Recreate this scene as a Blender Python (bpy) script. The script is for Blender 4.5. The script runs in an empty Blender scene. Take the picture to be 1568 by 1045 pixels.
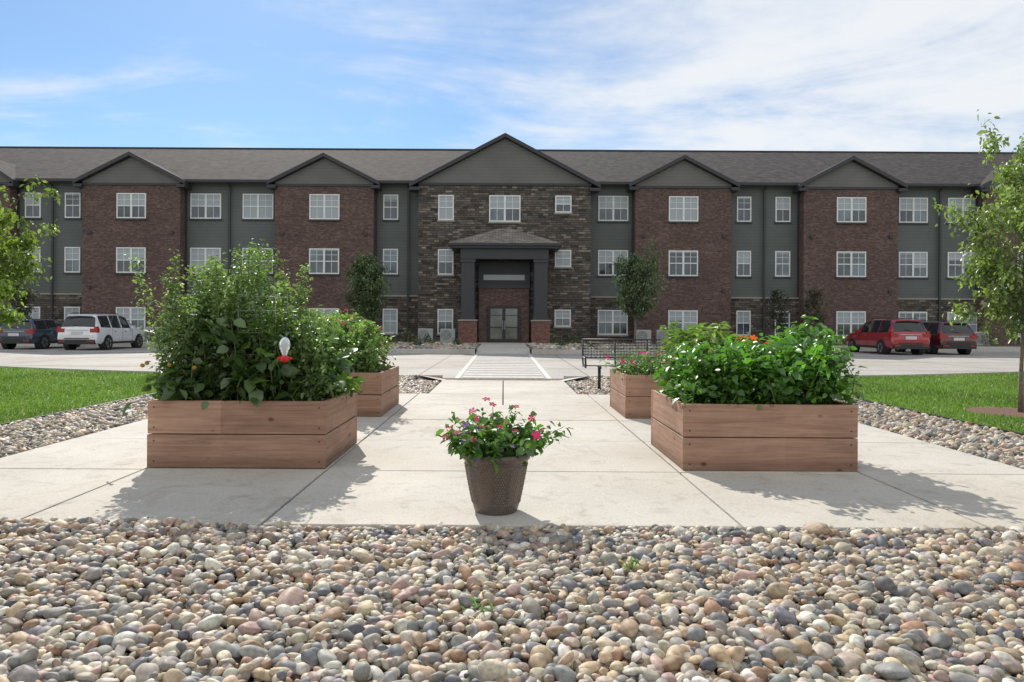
import bpy, bmesh, math, random
import numpy as np
from mathutils import Vector, Matrix
rng = np.random.default_rng(7)
random.seed(7)
scene = bpy.context.scene
COL = scene.collection
F = 1100.0; H = 1.3
def PX(px, d): return (px-771.0)*d/F
def PZ(py, d): return H+(495.0-py)*d/F

# ------------------------------------------------------------------ materials
class NT:
    def __init__(s, name):
        s.m = bpy.data.materials.new(name); s.m.use_nodes = True
        s.t = s.m.node_tree; s.n = s.t.nodes; s.l = s.t.links
        s.b = s.n['Principled BSDF']; s.out = s.n['Material Output']
    def new(s, typ, **kw):
        n = s.n.new(typ)
        for k, v in kw.items(): setattr(n, k, v)
        return n
    def link(s, a, b): s.l.new(a, b)
def c4(c): return (c[0], c[1], c[2], 1)
def simple(name, col, rough=.6, metal=0., spec=.5, coat=0.):
    k = NT(name); b = k.b
    b.inputs['Base Color'].default_value = c4(col); b.inputs['Roughness'].default_value = rough
    b.inputs['Metallic'].default_value = metal; b.inputs['Specular IOR Level'].default_value = spec
    b.inputs['Coat Weight'].default_value = coat
    tc = k.new('ShaderNodeTexCoord'); nz = k.new('ShaderNodeTexNoise'); nz.inputs['Scale'].default_value = 3.5; nz.inputs['Detail'].default_value = 4
    k.link(tc.outputs['Object'], nz.inputs['Vector'])
    mx = k.new('ShaderNodeMix', data_type='RGBA'); mx.inputs[6].default_value = c4([x*.82 for x in col]); mx.inputs[7].default_value = c4([min(1, x*1.1) for x in col])
    k.link(nz.outputs['Fac'], mx.inputs[0]); k.link(mx.outputs[2], b.inputs['Base Color'])
    return k.m
def ramp(k, fac, stops, interp='LINEAR'):
    r = k.new('ShaderNodeValToRGB'); r.color_ramp.interpolation = interp
    e = r.color_ramp.elements
    e[0].position, e[0].color = stops[0][0], c4(stops[0][1])
    e[1].position, e[1].color = stops[-1][0], c4(stops[-1][1])
    for p, c in stops[1:-1]:
        x = e.new(p); x.color = c4(c)
    k.link(fac, r.inputs['Fac']); return r.outputs['Color']
def coords(k, scale=(1, 1, 1)):
    tc = k.new('ShaderNodeTexCoord'); mp = k.new('ShaderNodeMapping'); mp.inputs['Scale'].default_value = scale
    k.link(tc.outputs['Object'], mp.inputs['Vector']); return mp.outputs['Vector']
def noise(k, vec, scale, detail=6, rough=.55, dist=0.):
    n = k.new('ShaderNodeTexNoise'); n.inputs['Scale'].default_value = scale; n.inputs['Detail'].default_value = detail
    n.inputs['Roughness'].default_value = rough; n.inputs['Distortion'].default_value = dist
    k.link(vec, n.inputs['Vector']); return n.outputs['Fac']
def mixc(k, fac, a, b, mode='MIX'):
    m = k.new('ShaderNodeMix', data_type='RGBA', blend_type=mode)
    for i, v in ((0, fac), (6, a), (7, b)):
        if hasattr(v, 'type') and hasattr(v, 'node'): k.link(v, m.inputs[i])
        elif i == 0: m.inputs[0].default_value = v
        else: m.inputs[i].default_value = c4(v)
    return m.outputs[2]
def bump(k, h, strength, dist):
    b = k.new('ShaderNodeBump'); b.inputs['Strength'].default_value = strength; b.inputs['Distance'].default_value = dist
    k.link(h, b.inputs['Height']); k.link(b.outputs['Normal'], k.b.inputs['Normal'])

def m_concrete(name, a, b):
    k = NT(name); v = coords(k)
    n1 = noise(k, v, .9, 6, .6, .4); n2 = noise(k, v, 45, 3, .7)
    n3 = noise(k, v, 3.2, 6, .72, 1.4); n4 = noise(k, v, .33, 3, .5); n5 = noise(k, v, 1.1, 5, .7, 2.5)
    c = ramp(k, n1, [(.3, a), (.7, b)])
    c = mixc(k, .4, c, ramp(k, n2, [(.3, [x*.75 for x in a]), (.7, [x*1.15 for x in b])]))
    c = mixc(k, 1., c, ramp(k, n3, [(.25, (.68, .64, .58)), (.46, (1, 1, 1)), (.8, (1.04, 1.03, 1.02))]), 'MULTIPLY')
    c = mixc(k, 1., c, ramp(k, n4, [(.35, (.88, .85, .80)), (.65, (1.05, 1.05, 1.05))]), 'MULTIPLY')
    c = mixc(k, 1., c, ramp(k, n5, [(.56, (1, 1, 1)), (.66, (.88, .85, .81)), (.72, (.96, .95, .93))]), 'MULTIPLY')
    k.link(c, k.b.inputs['Base Color']); k.b.inputs['Roughness'].default_value = .85
    bump(k, n2, .3, .003); return k.m
CONC = m_concrete('concrete_slab', (.46, .435, .39), (.60, .57, .515))
ROADM = m_concrete('road_concrete', (.35, .335, .31), (.45, .43, .40))
KERB = m_concrete('kerb_concrete', (.42, .41, .385), (.54, .525, .49))

def m_brickwall(name, stops, bw, rh, mcol, msize, bumpd=.01, large=.3):
    k = NT(name)
    tc = k.new('ShaderNodeTexCoord'); sp = k.new('ShaderNodeSeparateXYZ'); k.link(tc.outputs['Object'], sp.inputs[0])
    ad = k.new('ShaderNodeMath', operation='ADD'); k.link(sp.outputs['X'], ad.inputs[0]); k.link(sp.outputs['Y'], ad.inputs[1])
    cb = k.new('ShaderNodeCombineXYZ'); k.link(ad.outputs[0], cb.inputs[0]); k.link(sp.outputs['Z'], cb.inputs[1])
    br = k.new('ShaderNodeTexBrick'); br.inputs['Scale'].default_value = 1; br.inputs['Brick Width'].default_value = bw; br.inputs['Row Height'].default_value = rh
    br.inputs['Mortar Size'].default_value = msize; br.inputs['Mortar Smooth'].default_value = .3
    br.inputs['Color1'].default_value = (0, 0, 0, 1); br.inputs['Color2'].default_value = (1, 1, 1, 1); br.inputs['Mortar'].default_value = (.5, .5, .5, 1)
    br.offset = .43; br.squash = .7; br.squash_frequency = 3
    k.link(cb.outputs[0], br.inputs['Vector'])
    c = ramp(k, br.outputs['Color'], stops)
    nz = noise(k, cb.outputs[0], .55, 6, .6)
    c = mixc(k, 1., c, ramp(k, nz, [(.3, (1-large,)*3), (.7, (1+large*.4,)*3)]), 'MULTIPLY')
    n2 = noise(k, cb.outputs[0], 7, 6, .75)
    c = mixc(k, 1., c, ramp(k, n2, [(.3, (.64,)*3), (.7, (1.32,)*3)]), 'MULTIPLY')
    c = mixc(k, br.outputs['Fac'], c, mcol)
    k.link(c, k.b.inputs['Base Color']); k.b.inputs['Roughness'].default_value = .9
    inv = k.new('ShaderNodeMath', operation='SUBTRACT'); inv.inputs[0].default_value = 1; k.link(br.outputs['Fac'], inv.inputs[1])
    mm = k.new('ShaderNodeMath', operation='MULTIPLY_ADD'); k.link(br.outputs['Color'], mm.inputs[0]); mm.inputs[1].default_value = .5; k.link(inv.outputs[0], mm.inputs[2])
    bump(k, mm.outputs[0], .8, bumpd); return k.m
BRICK = m_brickwall('brick_wall', [(0, (.082, .048, .044)), (.5, (.126, .073, .064)), (.8, (.165, .096, .083)), (1, (.20, .125, .105))], .22, .078, (.14, .115, .105), .008, .006, .28)
STONE = m_brickwall('ledge_stone', [(0, (.045, .038, .034)), (.22, (.125, .10, .08)), (.45, (.08, .073, .068)), (.62, (.18, .148, .115)), (.8, (.10, .094, .088)), (.9, (.30, .255, .20)), (1, (.14, .13, .12))], .46, .14, (.035, .03, .027), .012, .05, .12)
BRICK_BASE = m_brickwall('brick_base', [(0, (.14, .055, .042)), (.5, (.20, .085, .065)), (1, (.26, .115, .09))], .22, .078, (.2, .15, .13), .008)  # redder brick for the portico column bases
def m_siding(name, col):
    k = NT(name); v = coords(k)
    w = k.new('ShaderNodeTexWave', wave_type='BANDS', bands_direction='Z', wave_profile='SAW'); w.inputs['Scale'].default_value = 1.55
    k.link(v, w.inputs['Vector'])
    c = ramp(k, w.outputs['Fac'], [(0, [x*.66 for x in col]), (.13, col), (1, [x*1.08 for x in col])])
    n = noise(k, v, .6, 5)
    c = mixc(k, 1., c, ramp(k, n, [(.3, (.86,)*3), (.7, (1.1,)*3)]), 'MULTIPLY')
    k.link(c, k.b.inputs['Base Color']); k.b.inputs['Roughness'].default_value = .6
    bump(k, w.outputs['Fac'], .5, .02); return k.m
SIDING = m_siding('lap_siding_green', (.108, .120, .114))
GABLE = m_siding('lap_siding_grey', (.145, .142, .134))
def m_roof(name, a, b):
    k = NT(name); v = coords(k, (1, 1, 1))
    tc = k.new('ShaderNodeTexCoord'); sp = k.new('ShaderNodeSeparateXYZ'); k.link(tc.outputs['Object'], sp.inputs[0])
    cb = k.new('ShaderNodeCombineXYZ'); k.link(sp.outputs['X'], cb.inputs[0]); k.link(sp.outputs['Y'], cb.inputs[1])
    br = k.new('ShaderNodeTexBrick'); br.inputs['Scale'].default_value = 1; br.inputs['Brick Width'].default_value = .34; br.inputs['Row Height'].default_value = .15
    br.inputs['Mortar Size'].default_value = .012; br.inputs['Color1'].default_value = c4(a); br.inputs['Color2'].default_value = c4(b); br.inputs['Mortar'].default_value = c4([x*.5 for x in a])
    k.link(cb.outputs[0], br.inputs['Vector'])
    n = noise(k, v, 1.6, 7, .75)
    c = mixc(k, 1., br.outputs['Color'], ramp(k, n, [(.3, (.7,)*3), (.7, (1.3, 1.27, 1.25))]), 'MULTIPLY')
    k.link(c, k.b.inputs['Base Color']); k.b.inputs['Roughness'].default_value = .95; k.b.inputs['Specular IOR Level'].default_value = .15
    return k.m
ROOF = m_roof('asphalt_shingles', (.056, .052, .053), (.11, .10, .10))
ROOF2 = m_roof('sunlit_tone_shingles', (.17, .155, .14), (.29, .265, .24))  # lighter shingle copy: the portico roof's sunlit look is painted into its colour
TRIM = simple('dark_trim', (.038, .038, .043), .5)
SLATE = simple('portico_paint', (.045, .045, .052), .55)
WHITE = simple('white_vinyl', (.78, .79, .78), .45)
CAPST = simple('cast_stone', (.33, .30, .26), .8)
METAL = simple('grey_metal', (.42, .43, .43), .4, .3)
BLACKM = simple('black_metal', (.02, .02, .022), .45)
def m_pane(name, col, rough, lines=False):
    k = NT(name); v = coords(k)
    if lines:
        w = k.new('ShaderNodeTexWave', wave_type='BANDS', bands_direction='Z'); w.inputs['Scale'].default_value = 7
        k.link(v, w.inputs['Vector']); c = ramp(k, w.outputs['Fac'], [(0, [x*.72 for x in col]), (1, col)])
    else:
        n = noise(k, v, .7, 3); c = ramp(k, n, [(.35, [x*.5 for x in col]), (.65, [x*1.5 for x in col])])
    k.link(c, k.b.inputs['Base Color']); k.b.inputs['Roughness'].default_value = rough
    k.b.inputs['Coat Weight'].default_value = .8; k.b.inputs['Coat Roughness'].default_value = .03
    return k.m
BLIND = m_pane('window_blind', (.38, .43, .46), .5, True)
GLASSD = m_pane('window_glass_dark', (.05, .068, .08), .06)
GLASSM = m_pane('window_glass_mid', (.12, .16, .18), .08)

def m_wood(name, axis):
    k = NT(name)
    sc = (1.2, 14, 26) if axis == 'X' else (14, 1.2, 26)
    v = coords(k, sc); v0 = coords(k)
    n = noise(k, v, 1.3, 8, .68, .7)
    c = ramp(k, n, [(.22, (.23, .125, .083)), (.5, (.41, .245, .17)), (.78, (.56, .37, .27))])
    sp = k.new('ShaderNodeSeparateXYZ'); k.link(v0, sp.inputs[0])
    fl = k.new('ShaderNodeMath', operation='MULTIPLY'); fl.inputs[1].default_value = 3.35; k.link(sp.outputs['Z'], fl.inputs[0])
    f2 = k.new('ShaderNodeMath', operation='FLOOR'); k.link(fl.outputs[0], f2.inputs[0])
    fx = k.new('ShaderNodeMath', operation='MULTIPLY'); fx.inputs[1].default_value = .4; k.link(sp.outputs['X'], fx.inputs[0])
    f3 = k.new('ShaderNodeMath', operation='FLOOR'); k.link(fx.outputs[0], f3.inputs[0])
    cb = k.new('ShaderNodeCombineXYZ'); k.link(f2.outputs[0], cb.inputs[0]); k.link(f3.outputs[0], cb.inputs[1])
    wn = k.new('ShaderNodeTexWhiteNoise'); k.link(cb.outputs[0], wn.inputs['Vector'])
    c = mixc(k, 1., c, ramp(k, wn.outputs['Value'], [(0, (.80, .78, .76)), (1, (1.1, 1.09, 1.08))]), 'MULTIPLY')
    n2 = noise(k, v0, 1.6, 5, .6, .6)
    c = mixc(k, 1., c, ramp(k, n2, [(.3, (.74, .72, .71)), (.7, (1.12, 1.09, 1.06))]), 'MULTIPLY')
    vo = k.new('ShaderNodeTexVoronoi'); vo.inputs['Scale'].default_value = 1.0
    vv = coords(k, (3.2, 3.2, 5.0)); k.link(vv, vo.inputs['Vector'])
    c = mixc(k, ramp(k, vo.outputs['Distance'], [(.05, (1, 1, 1)), (.12, (0, 0, 0))]), c, (.12, .05, .03))
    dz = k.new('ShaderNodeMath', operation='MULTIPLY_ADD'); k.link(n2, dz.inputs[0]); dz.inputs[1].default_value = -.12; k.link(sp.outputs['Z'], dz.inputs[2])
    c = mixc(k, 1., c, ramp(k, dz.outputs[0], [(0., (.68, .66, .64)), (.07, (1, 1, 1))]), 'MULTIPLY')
    k.link(c, k.b.inputs['Base Color']); k.b.inputs['Roughness'].default_value = .7
    bump(k, n, .4, .004); return k.m
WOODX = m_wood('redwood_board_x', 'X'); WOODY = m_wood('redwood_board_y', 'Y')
def m_noise2(name, stops, scale, rough=.9, b=.3, bd=.02, detail=6):
    k = NT(name); v = coords(k); n = noise(k, v, scale, detail, .65)
    k.link(ramp(k, n, stops), k.b.inputs['Base Color']); k.b.inputs['Roughness'].default_value = rough
    bump(k, n, b, bd); return k.m
SOIL = m_noise2('soil', [(.3, (.03, .02, .014)), (.7, (.085, .06, .04))], 30)
MULCH = m_noise2('mulch', [(.3, (.10, .05, .03)), (.7, (.22, .12, .08))], 28, .95, .6, .03)
LAWN = m_noise2('lawn', [(.3, (.07, .14, .02)), (.7, (.13, .23, .04))], 3.0)
FIELD = m_noise2('dry_ground', [(.3, (.09, .11, .04)), (.7, (.18, .17, .09))], .4)
def m_gravel(name, scale):
    k = NT(name); v = coords(k)
    vo = k.new('ShaderNodeTexVoronoi'); vo.inputs['Scale'].default_value = scale; k.link(v, vo.inputs['Vector'])
    sp = k.new('ShaderNodeSeparateColor'); k.link(vo.outputs['Color'], sp.inputs[0])
    c = ramp(k, sp.outputs[0], [(0, (.12, .11, .1)), (.3, (.30, .25, .19)), (.6, (.20, .18, .16)), (.85, (.40, .34, .26)), (1, (.33, .2, .13))])
    c = mixc(k, 1., c, ramp(k, vo.outputs['Distance'], [(.2, (1, 1, 1)), (.75, (.25, .25, .25))]), 'MULTIPLY')
    k.link(c, k.b.inputs['Base Color']); k.b.inputs['Roughness'].default_value = .9
    iv = k.new('ShaderNodeMath', operation='SUBTRACT'); iv.inputs[0].default_value = 1; k.link(vo.outputs['Distance'], iv.inputs[1])
    bump(k, iv.outputs[0], 1, .04); return k.m
GRAVEL = m_gravel('river_gravel', 16)
def m_attr(name, rough=.6, nscale=30, var=.35, spec=.4):
    k = NT(name); a = k.new('ShaderNodeVertexColor', layer_name='Col'); v = coords(k)
    n = noise(k, v, nscale, 2, .6)
    c = mixc(k, 1., a.outputs['Color'], ramp(k, n, [(.3, (1-var,)*3), (.7, (1+var*.6,)*3)]), 'MULTIPLY')
    k.link(c, k.b.inputs['Base Color']); k.b.inputs['Roughness'].default_value = rough; k.b.inputs['Specular IOR Level'].default_value = spec
    return k.m
PEBBLE = m_attr('pebble', .6, 45, .3, .35)
BARK = m_noise2('bark', [(.3, (.12, .09, .07)), (.7, (.27, .22, .18))], 25, .95, .6, .02)
STEM = simple('green_stem', (.12, .17, .05), .7)
def m_leaf(name, trans=.42, gloss=.07, tt=(1.5, 1.8, .75)):
    k = NT(name); a = k.new('ShaderNodeVertexColor', layer_name='Col')
    k.n.remove(k.b)
    d = k.new('ShaderNodeBsdfDiffuse'); k.link(a.outputs['Color'], d.inputs['Color'])
    t = k.new('ShaderNodeBsdfTranslucent')
    tc = mixc(k, 1., a.outputs['Color'], tt, 'MULTIPLY'); k.link(tc, t.inputs['Color'])
    mx = k.new('ShaderNodeMixShader'); mx.inputs[0].default_value = trans
    k.link(d.outputs[0], mx.inputs[1]); k.link(t.outputs[0], mx.inputs[2])
    g = k.new('ShaderNodeBsdfGlossy'); g.inputs['Roughness'].default_value = .38; g.inputs['Color'].default_value = (.85, .9, .85, 1)
    m2 = k.new('ShaderNodeMixShader'); m2.inputs[0].default_value = gloss
    k.link(mx.outputs[0], m2.inputs[1]); k.link(g.outputs[0], m2.inputs[2]); k.link(m2.outputs[0], k.out.inputs['Surface'])
    return k.m
LEAF = m_leaf('leaf'); GRASSM = m_leaf('grass_blade', .35, .03); PETAL = m_leaf('petal', .25, .02, (1.2, 1.1, 1.1))

# ------------------------------------------------------------------ geometry helpers
def empty(name, loc=(0, 0, 0)):
    o = bpy.data.objects.new(name, None); COL.objects.link(o); o.location = loc; o.empty_display_size = .2; return o
class MB:
    def __init__(s): s.v = []; s.f = []; s.mi = []; s.mats = []
    def m(s, mat):
        if mat not in s.mats: s.mats.append(mat)
        return s.mats.index(mat)
    def poly(s, pts, mat):
        i = len(s.v); s.v += [tuple(p) for p in pts]; s.f.append(tuple(range(i, i+len(pts)))); s.mi.append(s.m(mat))
    def box(s, x0, x1, y0, y1, z0, z1, mat):
        if x0 > x1: x0, x1 = x1, x0
        i = len(s.v)
        s.v += [(x0, y0, z0), (x1, y0, z0), (x1, y1, z0), (x0, y1, z0), (x0, y0, z1), (x1, y0, z1), (x1, y1, z1), (x0, y1, z1)]
        for f in ((0, 3, 2, 1), (4, 5, 6, 7), (0, 1, 5, 4), (1, 2, 6, 5), (2, 3, 7, 6), (3, 0, 4, 7)):
            s.f.append(tuple(i+a for a in f)); s.mi.append(s.m(mat))
    def tube(s, pts, radii, mat, n=8, cap=True):
        pts = [Vector(p) for p in pts]; i0 = len(s.v)
        if not hasattr(radii, '__len__'): radii = [radii]*len(pts)
        for j, p in enumerate(pts):
            t = (pts[min(j+1, len(pts)-1)]-pts[max(j-1, 0)]).normalized()
            a = t.orthogonal().normalized() if abs(t.z) < .95 else Vector((1, 0, 0)); a = (a-t*a.dot(t)).normalized(); b = t.cross(a)
            for q in range(n):
                an = 2*math.pi*q/n; s.v.append(tuple(p+(a*math.cos(an)+b*math.sin(an))*radii[j]))
        mi = s.m(mat)
        for j in range(len(pts)-1):
            for q in range(n):
                s.f.append((i0+j*n+q, i0+j*n+(q+1) % n, i0+(j+1)*n+(q+1) % n, i0+(j+1)*n+q)); s.mi.append(mi)
        if cap:
            s.f.append(tuple(i0+q for q in range(n))[::-1]); s.mi.append(mi)
            s.f.append(tuple(i0+(len(pts)-1)*n+q for q in range(n))); s.mi.append(mi)
    def lathe(s, prof, cx, cy, mat, n=48):
        i0 = len(s.v); mi = s.m(mat)
        for r, z in prof:
            for q in range(n):
                a = 2*math.pi*q/n; s.v.append((cx+r*math.cos(a), cy+r*math.sin(a), z))
        for j in range(len(prof)-1):
            for q in range(n):
                s.f.append((i0+j*n+q, i0+j*n+(q+1) % n, i0+(j+1)*n+(q+1) % n, i0+(j+1)*n+q)); s.mi.append(mi)
    def build(s, name, parent=None, smooth=False, bevel=0):
        me = bpy.data.meshes.new(name); me.from_pydata(s.v, [], s.f)
        for m in s.mats: me.materials.append(m)
        me.polygons.foreach_set('material_index', s.mi)
        if smooth: me.polygons.foreach_set('use_smooth', [True]*len(s.f))
        me.update(); o = bpy.data.objects.new(name, me); COL.objects.link(o)
        if parent: o.parent = parent
        if bevel:
            b = o.modifiers.new('bevel', 'BEVEL'); b.width = bevel; b.segments = 2; b.limit_method = 'ANGLE'
        return o

def rotm(az, tilt, roll):
    ca, sa = np.cos(az), np.sin(az); ct, st = np.cos(tilt), np.sin(tilt); cr, sr = np.cos(roll), np.sin(roll)
    N = len(az); Z = np.zeros((N, 3, 3)); X = np.zeros((N, 3, 3)); Y = np.zeros((N, 3, 3))
    Z[:, 0, 0] = ca; Z[:, 0, 1] = -sa; Z[:, 1, 0] = sa; Z[:, 1, 1] = ca; Z[:, 2, 2] = 1
    X[:, 0, 0] = 1; X[:, 1, 1] = ct; X[:, 1, 2] = -st; X[:, 2, 1] = st; X[:, 2, 2] = ct
    Y[:, 1, 1] = 1; Y[:, 0, 0] = cr; Y[:, 0, 2] = sr; Y[:, 2, 0] = -sr; Y[:, 2, 2] = cr
    return Z @ X @ Y
def merge(name, tv, tf, pos, R, sc, col, mat, parent=None, smooth=True):
    N = len(pos); tv = np.asarray(tv, float)
    if tv.ndim == 2: tv = tv[None]
    tf = np.asarray(tf); K = tf.shape[1]; nv = tv.shape[1]
    var = rng.integers(0, len(tv), N)
    V = np.einsum('nij,nvj->nvi', R, tv[var]*sc[:, None, :]) + pos[:, None, :]
    V = V.reshape(-1, 3).astype(np.float32)
    Fc = (tf[None] + (np.arange(N)*nv)[:, None, None]).reshape(-1).astype(np.int32)
    nf = len(Fc)//K
    me = bpy.data.meshes.new(name); me.vertices.add(len(V)); me.vertices.foreach_set('co', V.ravel())
    me.loops.add(len(Fc)); me.loops.foreach_set('vertex_index', Fc)
    me.polygons.add(nf); me.polygons.foreach_set('loop_start', np.arange(0, nf*K, K, dtype=np.int32))
    me.polygons.foreach_set('loop_total', np.full(nf, K, dtype=np.int32))
    me.update(calc_edges=True)
    if smooth: me.polygons.foreach_set('use_smooth', np.ones(nf, dtype=bool))
    ca = me.color_attributes.new('Col', 'FLOAT_COLOR', 'POINT')
    cc = np.ones((N, nv, 4), np.float32); cc[:, :, :3] = col[:, None, :]; ca.data.foreach_set('color', cc.ravel())
    me.materials.append(mat); o = bpy.data.objects.new(name, me); COL.objects.link(o)
    if parent: o.parent = parent
    return o
def ico(sub):
    bm = bmesh.new(); bmesh.ops.create_icosphere(bm, subdivisions=sub, radius=1)
    v = np.array([x.co[:] for x in bm.verts]); f = np.array([[a.index for a in p.verts] for p in bm.faces]); bm.free(); return v, f
def rocks(sub, n=12):
    v, f = ico(sub); out = []
    for i in range(n):
        w = v.copy()
        for j in range(4):
            d = rng.normal(size=3); d /= np.linalg.norm(d); h = rng.uniform(.52, .85)
            p = w @ d; w = w - np.outer(np.clip(p-h, 0, None)*.7, d)
        ph = rng.uniform(0, 6, 3)
        w = w*(1+.09*np.sin(2.2*v[:, [0]]+ph[0])+.08*np.sin(2.7*v[:, [1]]+ph[1])+.05*np.sin(3*v[:, [2]]+ph[2]))
        out.append(w)
    return np.array(out), f

PAL = np.array([(.30, .275, .24), (.42, .37, .30), (.56, .49, .37), (.50, .385, .25), (.16, .16, .17), (.64, .585, .48), (.38, .24, .15), (.28, .22, .17), (.52, .39, .26), (.21, .21, .21), (.44, .31, .26), (.34, .32, .29), (.70, .66, .57), (.58, .49, .35), (.50, .43, .33), (.25, .24, .225), (.46, .41, .33)])
def pebbles(name, pts, z, size, sub, parent=None):
    tv, tf = rocks(sub); N = len(pts)
    s = size*np.exp(np.clip(rng.normal(0, .3, N), -.6, .62))
    sc = np.stack([s*rng.uniform(.95, 1.38, N), s*rng.uniform(.74, .98, N), s*rng.uniform(.5, .74, N)], 1)
    R = rotm(rng.uniform(0, 6.28, N), rng.normal(0, .42, N), rng.normal(0, .42, N))
    pos = np.column_stack([pts, z+rng.normal(0, .006, N)])
    col = PAL[rng.integers(0, len(PAL), N)]*rng.uniform(.75, 1.15, (N, 1))*rng.uniform(.96, 1.04, (N, 3))
    return merge(name, tv, tf, pos, R, sc, col, PEBBLE, parent)
def jgrid(x0, x1, y0, y1, sp, cond=None, jit=.45):
    xs = np.arange(x0, x1, sp); ys = np.arange(y0, y1, sp*.87)
    X, Y = np.meshgrid(xs, ys); X = X+(np.arange(len(ys)) % 2)[:, None]*sp*.5
    p = np.column_stack([X.ravel(), Y.ravel()]); p += rng.uniform(-jit, jit, p.shape)*sp
    if cond is not None: p = p[cond(p[:, 0], p[:, 1])]
    return p

def leaf_t(w, fold=.12, droop=.15):
    v = [(0, 0, 0), (-w*.8, .3, fold), (-w*.75, .65, fold*.7-droop*.4), (0, 1, -droop), (w*.75, .65, fold*.7-droop*.4), (w*.8, .3, fold), (0, .5, -.02)]
    f = [(0, 6, 1), (1, 6, 2), (2, 6, 3), (3, 6, 4), (4, 6, 5), (5, 6, 0)]
    return np.array(v, float), np.array(f)
def leaf_small(w):
    return np.array([(0, 0, 0), (-w, .45, .1), (0, 1, -.1), (w, .45, .1)], float), np.array([(0, 2, 1), (0, 3, 2)])
LB = leaf_t(.42); LM = leaf_t(.3); LS = leaf_small(.28); LN = leaf_small(.15)
def leaves(name, pos, size, tmpl, c1, c2, parent, tilt=(-.9, .5), shade=None):
    N = len(pos); s = size*np.exp(np.clip(rng.normal(0, .28, N), -.6, .5)); sc = np.stack([s, s, s], 1)
    R = rotm(rng.uniform(0, 6.28, N), rng.uniform(tilt[0], tilt[1], N), rng.normal(0, .6, N))
    t = rng.uniform(0, 1, (N, 1))**1.2
    col = np.array(c1)*(1-t)+np.array(c2)*t
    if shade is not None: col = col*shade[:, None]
    return merge(name, tmpl[0], tmpl[1], pos, R, sc, col, LEAF, parent, smooth=False)
def flowers(name, pos, size, cols, parent):
    a = np.linspace(0, 2*np.pi, 6)[:-1]; v = [(0, 0, 0)]; f = []
    for i, q in enumerate(a):
        for da, r, z in ((-.5, .75, .12), (-.2, 1., .05), (.2, 1., .05), (.5, .75, .12)):
            v.append((r*math.cos(q+da), r*math.sin(q+da), z))
        b = 1+i*4; f += [(0, b, b+1), (0, b+1, b+2), (0, b+2, b+3)]
    N = len(pos); s = size*rng.uniform(.75, 1.2, N); sc = np.stack([s, s, s], 1)
    R = rotm(rng.normal(0, .8, N), rng.uniform(.3, 1.3, N), np.zeros(N)) @ rotm(rng.uniform(0, 6.28, N), np.zeros(N), np.zeros(N))
    cols = np.array(cols); col = cols[rng.integers(0, len(cols), N)]*rng.uniform(.8, 1.15, (N, 1))
    return merge(name, v, f, pos, R, sc, col, PETAL, parent, smooth=False)
def plant_mass(name, roots, hfn, lens, per, lsize, tmpl, c1, c2, parent, spread=.07, lean=.2, zroot=.55, start=.1, stems=True, dark=.35):
    P = []; SH = []; mb = MB()
    for (x, y) in roots:
        dx, dy = np.clip(rng.normal(0, lean, 2), -lean*1.5, lean*1.5)
        top = hfn(x+dx*.6)*rng.uniform(*lens); L = max(.15, top-zroot)
        bx = rng.normal(0, .06); by = rng.normal(0, .06)
        f = lambda t: (x+dx*t*L+bx*math.sin(t*4), y+dy*t*L+by*math.sin(t*5), zroot+L*t)
        if stems:
            mb.tube([f(t) for t in (0, .33, .66, 1)], [.007, .006, .005, .003], STEM, 4, False)
        n = int(per*L)+3; t = rng.uniform(start, 1.03, n)
        sp = spread*(1.15-.6*t)
        nx, ny = np.clip(rng.normal(0, 1, (2, n)), -2, 2)
        p = np.stack([x+dx*t*L+bx*np.sin(t*4)+nx*sp, y+dy*t*L+by*np.sin(t*5)+ny*sp, zroot+L*t+rng.normal(0, .02, n)], 1)
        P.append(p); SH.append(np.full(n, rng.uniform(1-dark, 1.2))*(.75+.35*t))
    P = np.concatenate(P); SH = np.concatenate(SH)
    if stems: mb.build('stems', parent, True)
    return leaves(name, P, lsize, tmpl, c1, c2, parent, shade=SH), P

# ------------------------------------------------------------------ ground / road
mb = MB(); mb.poly([(-900, -300, -.16), (900, -300, -.16), (900, 1500, -.16), (-900, 1500, -.16)], FIELD); mb.build('ground')
mb = MB(); mb.poly([(-60, 12, -.12), (60, 12, -.12), (60, 45, -.12), (-60, 45, -.12)], ROADM); road = mb.build('road')
mb = MB(); JNT = simple('joint_sealant', (.09, .085, .08), .8)
for y in (22.4, 27.6, 32.3, 36.2):
    for s in (-1, 1): mb.poly([(s*1.4, y, -.1155), (s*45, y, -.1155), (s*45, y+.05, -.1155), (s*1.4, y+.05, -.1155)][::s], JNT)
for i in range(-9, 10):
    x = i*4.6+2.3
    if abs(x) > 8.4: mb.poly([(x, 23, -.1175), (x+.03, 23, -.1175), (x+.03, 39.9, -.1175), (x, 39.9, -.1175)], JNT)
    else: mb.poly([(x, 18.8, -.1175), (x+.03, 18.8, -.1175), (x+.03, 32.4, -.1175), (x, 32.4, -.1175)], JNT)
mb.build('road_joints', road)
def yk(x): return 17.7+.019*max(0, abs(x)-2.5)**2 if abs(x) < 22 else 17.7+.019*19.5**2
def strip(name, xa, xb, ya, z, mat, n=60):
    m = MB(); q = np.linspace(xa, xb, n)
    for a, b in zip(q[:-1], q[1:]):
        m.poly([(a, ya, z), (b, ya, z), (b, yk(b), z), (a, yk(a), z)], mat)
    return m.build(name)
strip('lawn', -40, -6.25, 4.4, -.045, LAWN); strip('lawn', 6.25, 40, 4.4, -.045, LAWN)
mb = MB()
q = np.linspace(-6.25, 6.25, 40)
for a, b in zip(q[:-1], q[1:]): mb.poly([(a, 4.4, -.06), (b, 4.4, -.06), (b, yk(b), -.06), (a, yk(a), -.06)], GRAVEL)
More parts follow.
